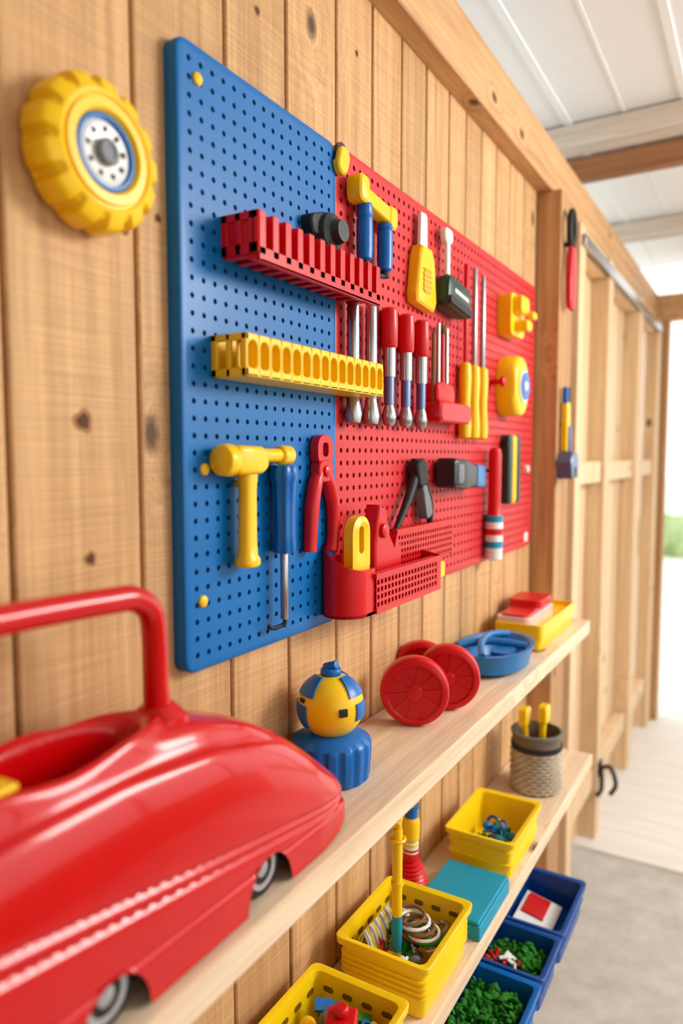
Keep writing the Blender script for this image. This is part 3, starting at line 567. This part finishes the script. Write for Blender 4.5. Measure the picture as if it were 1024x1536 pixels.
clutter('small_parts',.10,.17,1.65,1.77,.768,.79,[NAVY,BLU2,GRN,TEAL,BLU2],36,.012,parent=binC)
b=B(); b.prismz(rr(.152,1.460,.148,.20,.004),T,.772,TEAL); b.prismz(rr(.150,1.460,.144,.196,.003),.772,.780,TEAL); b.done('teal_book',bev=.002)
e=empty('tool_canister'); b=B(); c=(.130,2.12); L=[]
for z,r in ((T,.066),(T+.004,.071),(T+.125,.072),(T+.128,.0745),(T+.136,.0745),(T+.14,.072),(T+.165,.072),(T+.17,.0755),(T+.176,.075),(T+.176,.069),(T+.12,.068)): L.append([(*p,z) for p in circ(*c,r,48)])
b.loft(L,plastic('woven_canister',(120,108,92),.6,.05,0.,var=.3)); b.lathe((*c,T+.13),(0,0,1),[(0,.0757),(.014,.0757)],BLK,40,False)
WV=plastic('woven_cord',(205,192,168),.8,0,var=.3)
for k in range(12): b.tube([(c[0]+(.0722+.0022*(1 if (q+k)%2 else -1))*math.cos(a),c[1]+(.0722+.0022*(1 if (q+k)%2 else -1))*math.sin(a),T+.010+.0100*k) for q,a in [(q,2*pi*q/36) for q in range(36)]],.0040,WV,6,True,sub=2)
b.lathe((*c,T+.172),(0,0,1),[(0,.074),(.003,.0765),(.007,.0765),(.008,.070)],GRY,40,False); b.done('canister_body',e)
b=B(); b.cyl((.11,2.10,.80),(.10,2.09,.955),.010,YEL,bv=.002); b.cyl((.14,2.13,.80),(.15,2.12,.965),.010,YEL,bv=.002); b.prism(rr(2.09,.965,.05,.055,.01),.090,.114,YEL,.003); b.prism(rr(2.12,.972,.05,.055,.01),.140,.164,YEL,.003); b.cyl((.09,2.16,.80),(.08,2.17,.95),.008,BLK); b.done('canister_tools',e)
b=B(); c=(.044,1.415,T); b.lathe(c,(0,0,1),[(0,.026),(.004,.031)]+[(.01+.008*k+(.004 if q else 0),(.034-.0000045*(k**3.4)+.0012*k*(1-k/11))-(0 if q else .0022)) for k in range(12) for q in (0,1)]+[(.112,.018),(.118,.016)],RED,32)
b.lathe((c[0],c[1],T+.118),(0,0,1),[(0,.017),(.03,.017)],WHT,20); b.lathe((c[0],c[1],T+.148),(0,0,1),[(0,.019),(.04,.020),(.05,.016)],YEL,20); b.lathe((c[0],c[1],T+.198),(0,0,1),[(0,.014),(.02,.014),(.022,.018),(.03,.018)],BLU2,20); b.box(c[0]-.03,c[0]+.01,c[1]-.02,c[1]+.02,T+.228,T+.24,YEL)
for k in range(3): b.lathe((c[0],c[1],T+.122+.012*k),(0,0,1),[(0,.0175),(.005,.0175)],[RED,YEL,GRN][k],20)
b.done('squeeze_bottle')
b=B(); px,py=.125,1.180
b.cyl((px,py,.7475),(px,py,.80),.0095,YEL); b.cyl((px,py,.80),(px,py,.87),.0097,TEAL); b.cyl((px,py,.87),(px,py,1.04),.0095,YEL); b.cyl((px,py,.93),(px,py,.938),.012,YEL)
b.tube([(px,py,1.04),(px+.003,py-.005,1.055),(px-.015,py-.01,1.05),(px-.035,py-.005,1.038)],.006,YEL); b.sphere((px,py,1.06),.010,YEL,14,10); b.tube([(px+.014*math.cos(a),py+.014*math.sin(a),1.02) for a in [2*pi*k/8 for k in range(8)]],.003,YEL,8,True,3); b.done('crane_pole',binB)
S=.4452
binD=bin_('blue_storage_bin',.115,.305,1.765,2.035,S,.54,NAVY,1)
binE=bin_('blue_storage_bin',.115,.303,1.580,1.757,S,.54,NAVY,1)
binF=bin_('blue_storage_bin',.115,.303,1.32,1.572,S,.54,BLU2,1)
binG=bin_('blue_storage_bin',.115,.303,1.05,1.31,S,.54,NAVY,1)
foam('green_foam_bits',.15,.27,1.36,1.535,.458,.525,parent=binF); foam('green_foam_bits',.15,.27,1.63,1.73,.458,.515,250,parent=binE)
clutter('small_parts',.15,.25,1.60,1.65,.515,.53,[RED,WHT,RED],10,.012,parent=binE)
b=B(); b.M=Matrix.Translation((.2,1.9,.480))@Matrix.Rotation(.2,4,'Y'); b.box(-.05,.05,-.08,.08,0,.006,WHT); b.box(-.04,.02,-.02,.07,.006,.012,RED); b.done('card_stack',binD)

# ---------------------------------------------------------------- light
w=bpy.data.worlds.new('world'); bpy.context.scene.world=w; w.use_nodes=True
bg=w.node_tree.nodes['Background']; bg.inputs[0].default_value=(1,.99,.975,1); bg.inputs[1].default_value=1.8
def area(name,loc,tgt,size,power,col):
    l=bpy.data.lights.new(name,'AREA'); l.shape='RECTANGLE'; l.size=size[0]; l.size_y=size[1]; l.energy=power; l.color=col
    o=bpy.data.objects.new(name,l); bpy.context.collection.objects.link(o); o.location=loc; o.rotation_euler=(Vector(tgt)-Vector(loc)).to_track_quat('-Z','Y').to_euler()
area('daylight_softbox',(2.4,2.6,2.7),(0,1.0,1.4),(1.3,.8),82,(1,.97,.92))
# ---------------------------------------------------------------- camera
f=1080.0; yaw=math.radians(30.6); p=math.radians(4.4)
F=Vector((-math.sin(yaw)*math.cos(p),math.cos(yaw)*math.cos(p),-math.sin(p)))
cam=bpy.data.cameras.new('camera'); co=bpy.data.objects.new('camera',cam); bpy.context.collection.objects.link(co)
co.location=(.7,0,1.74); co.rotation_euler=F.to_track_quat('-Z','Y').to_euler()
cam.sensor_fit='VERTICAL'; cam.sensor_height=36; cam.lens=36*f/1536; cam.clip_start=.02
cam.dof.use_dof=True; cam.dof.focus_distance=1.3; cam.dof.aperture_fstop=1.7
bpy.context.scene.camera=co
bpy.context.scene.view_settings.view_transform='Standard'
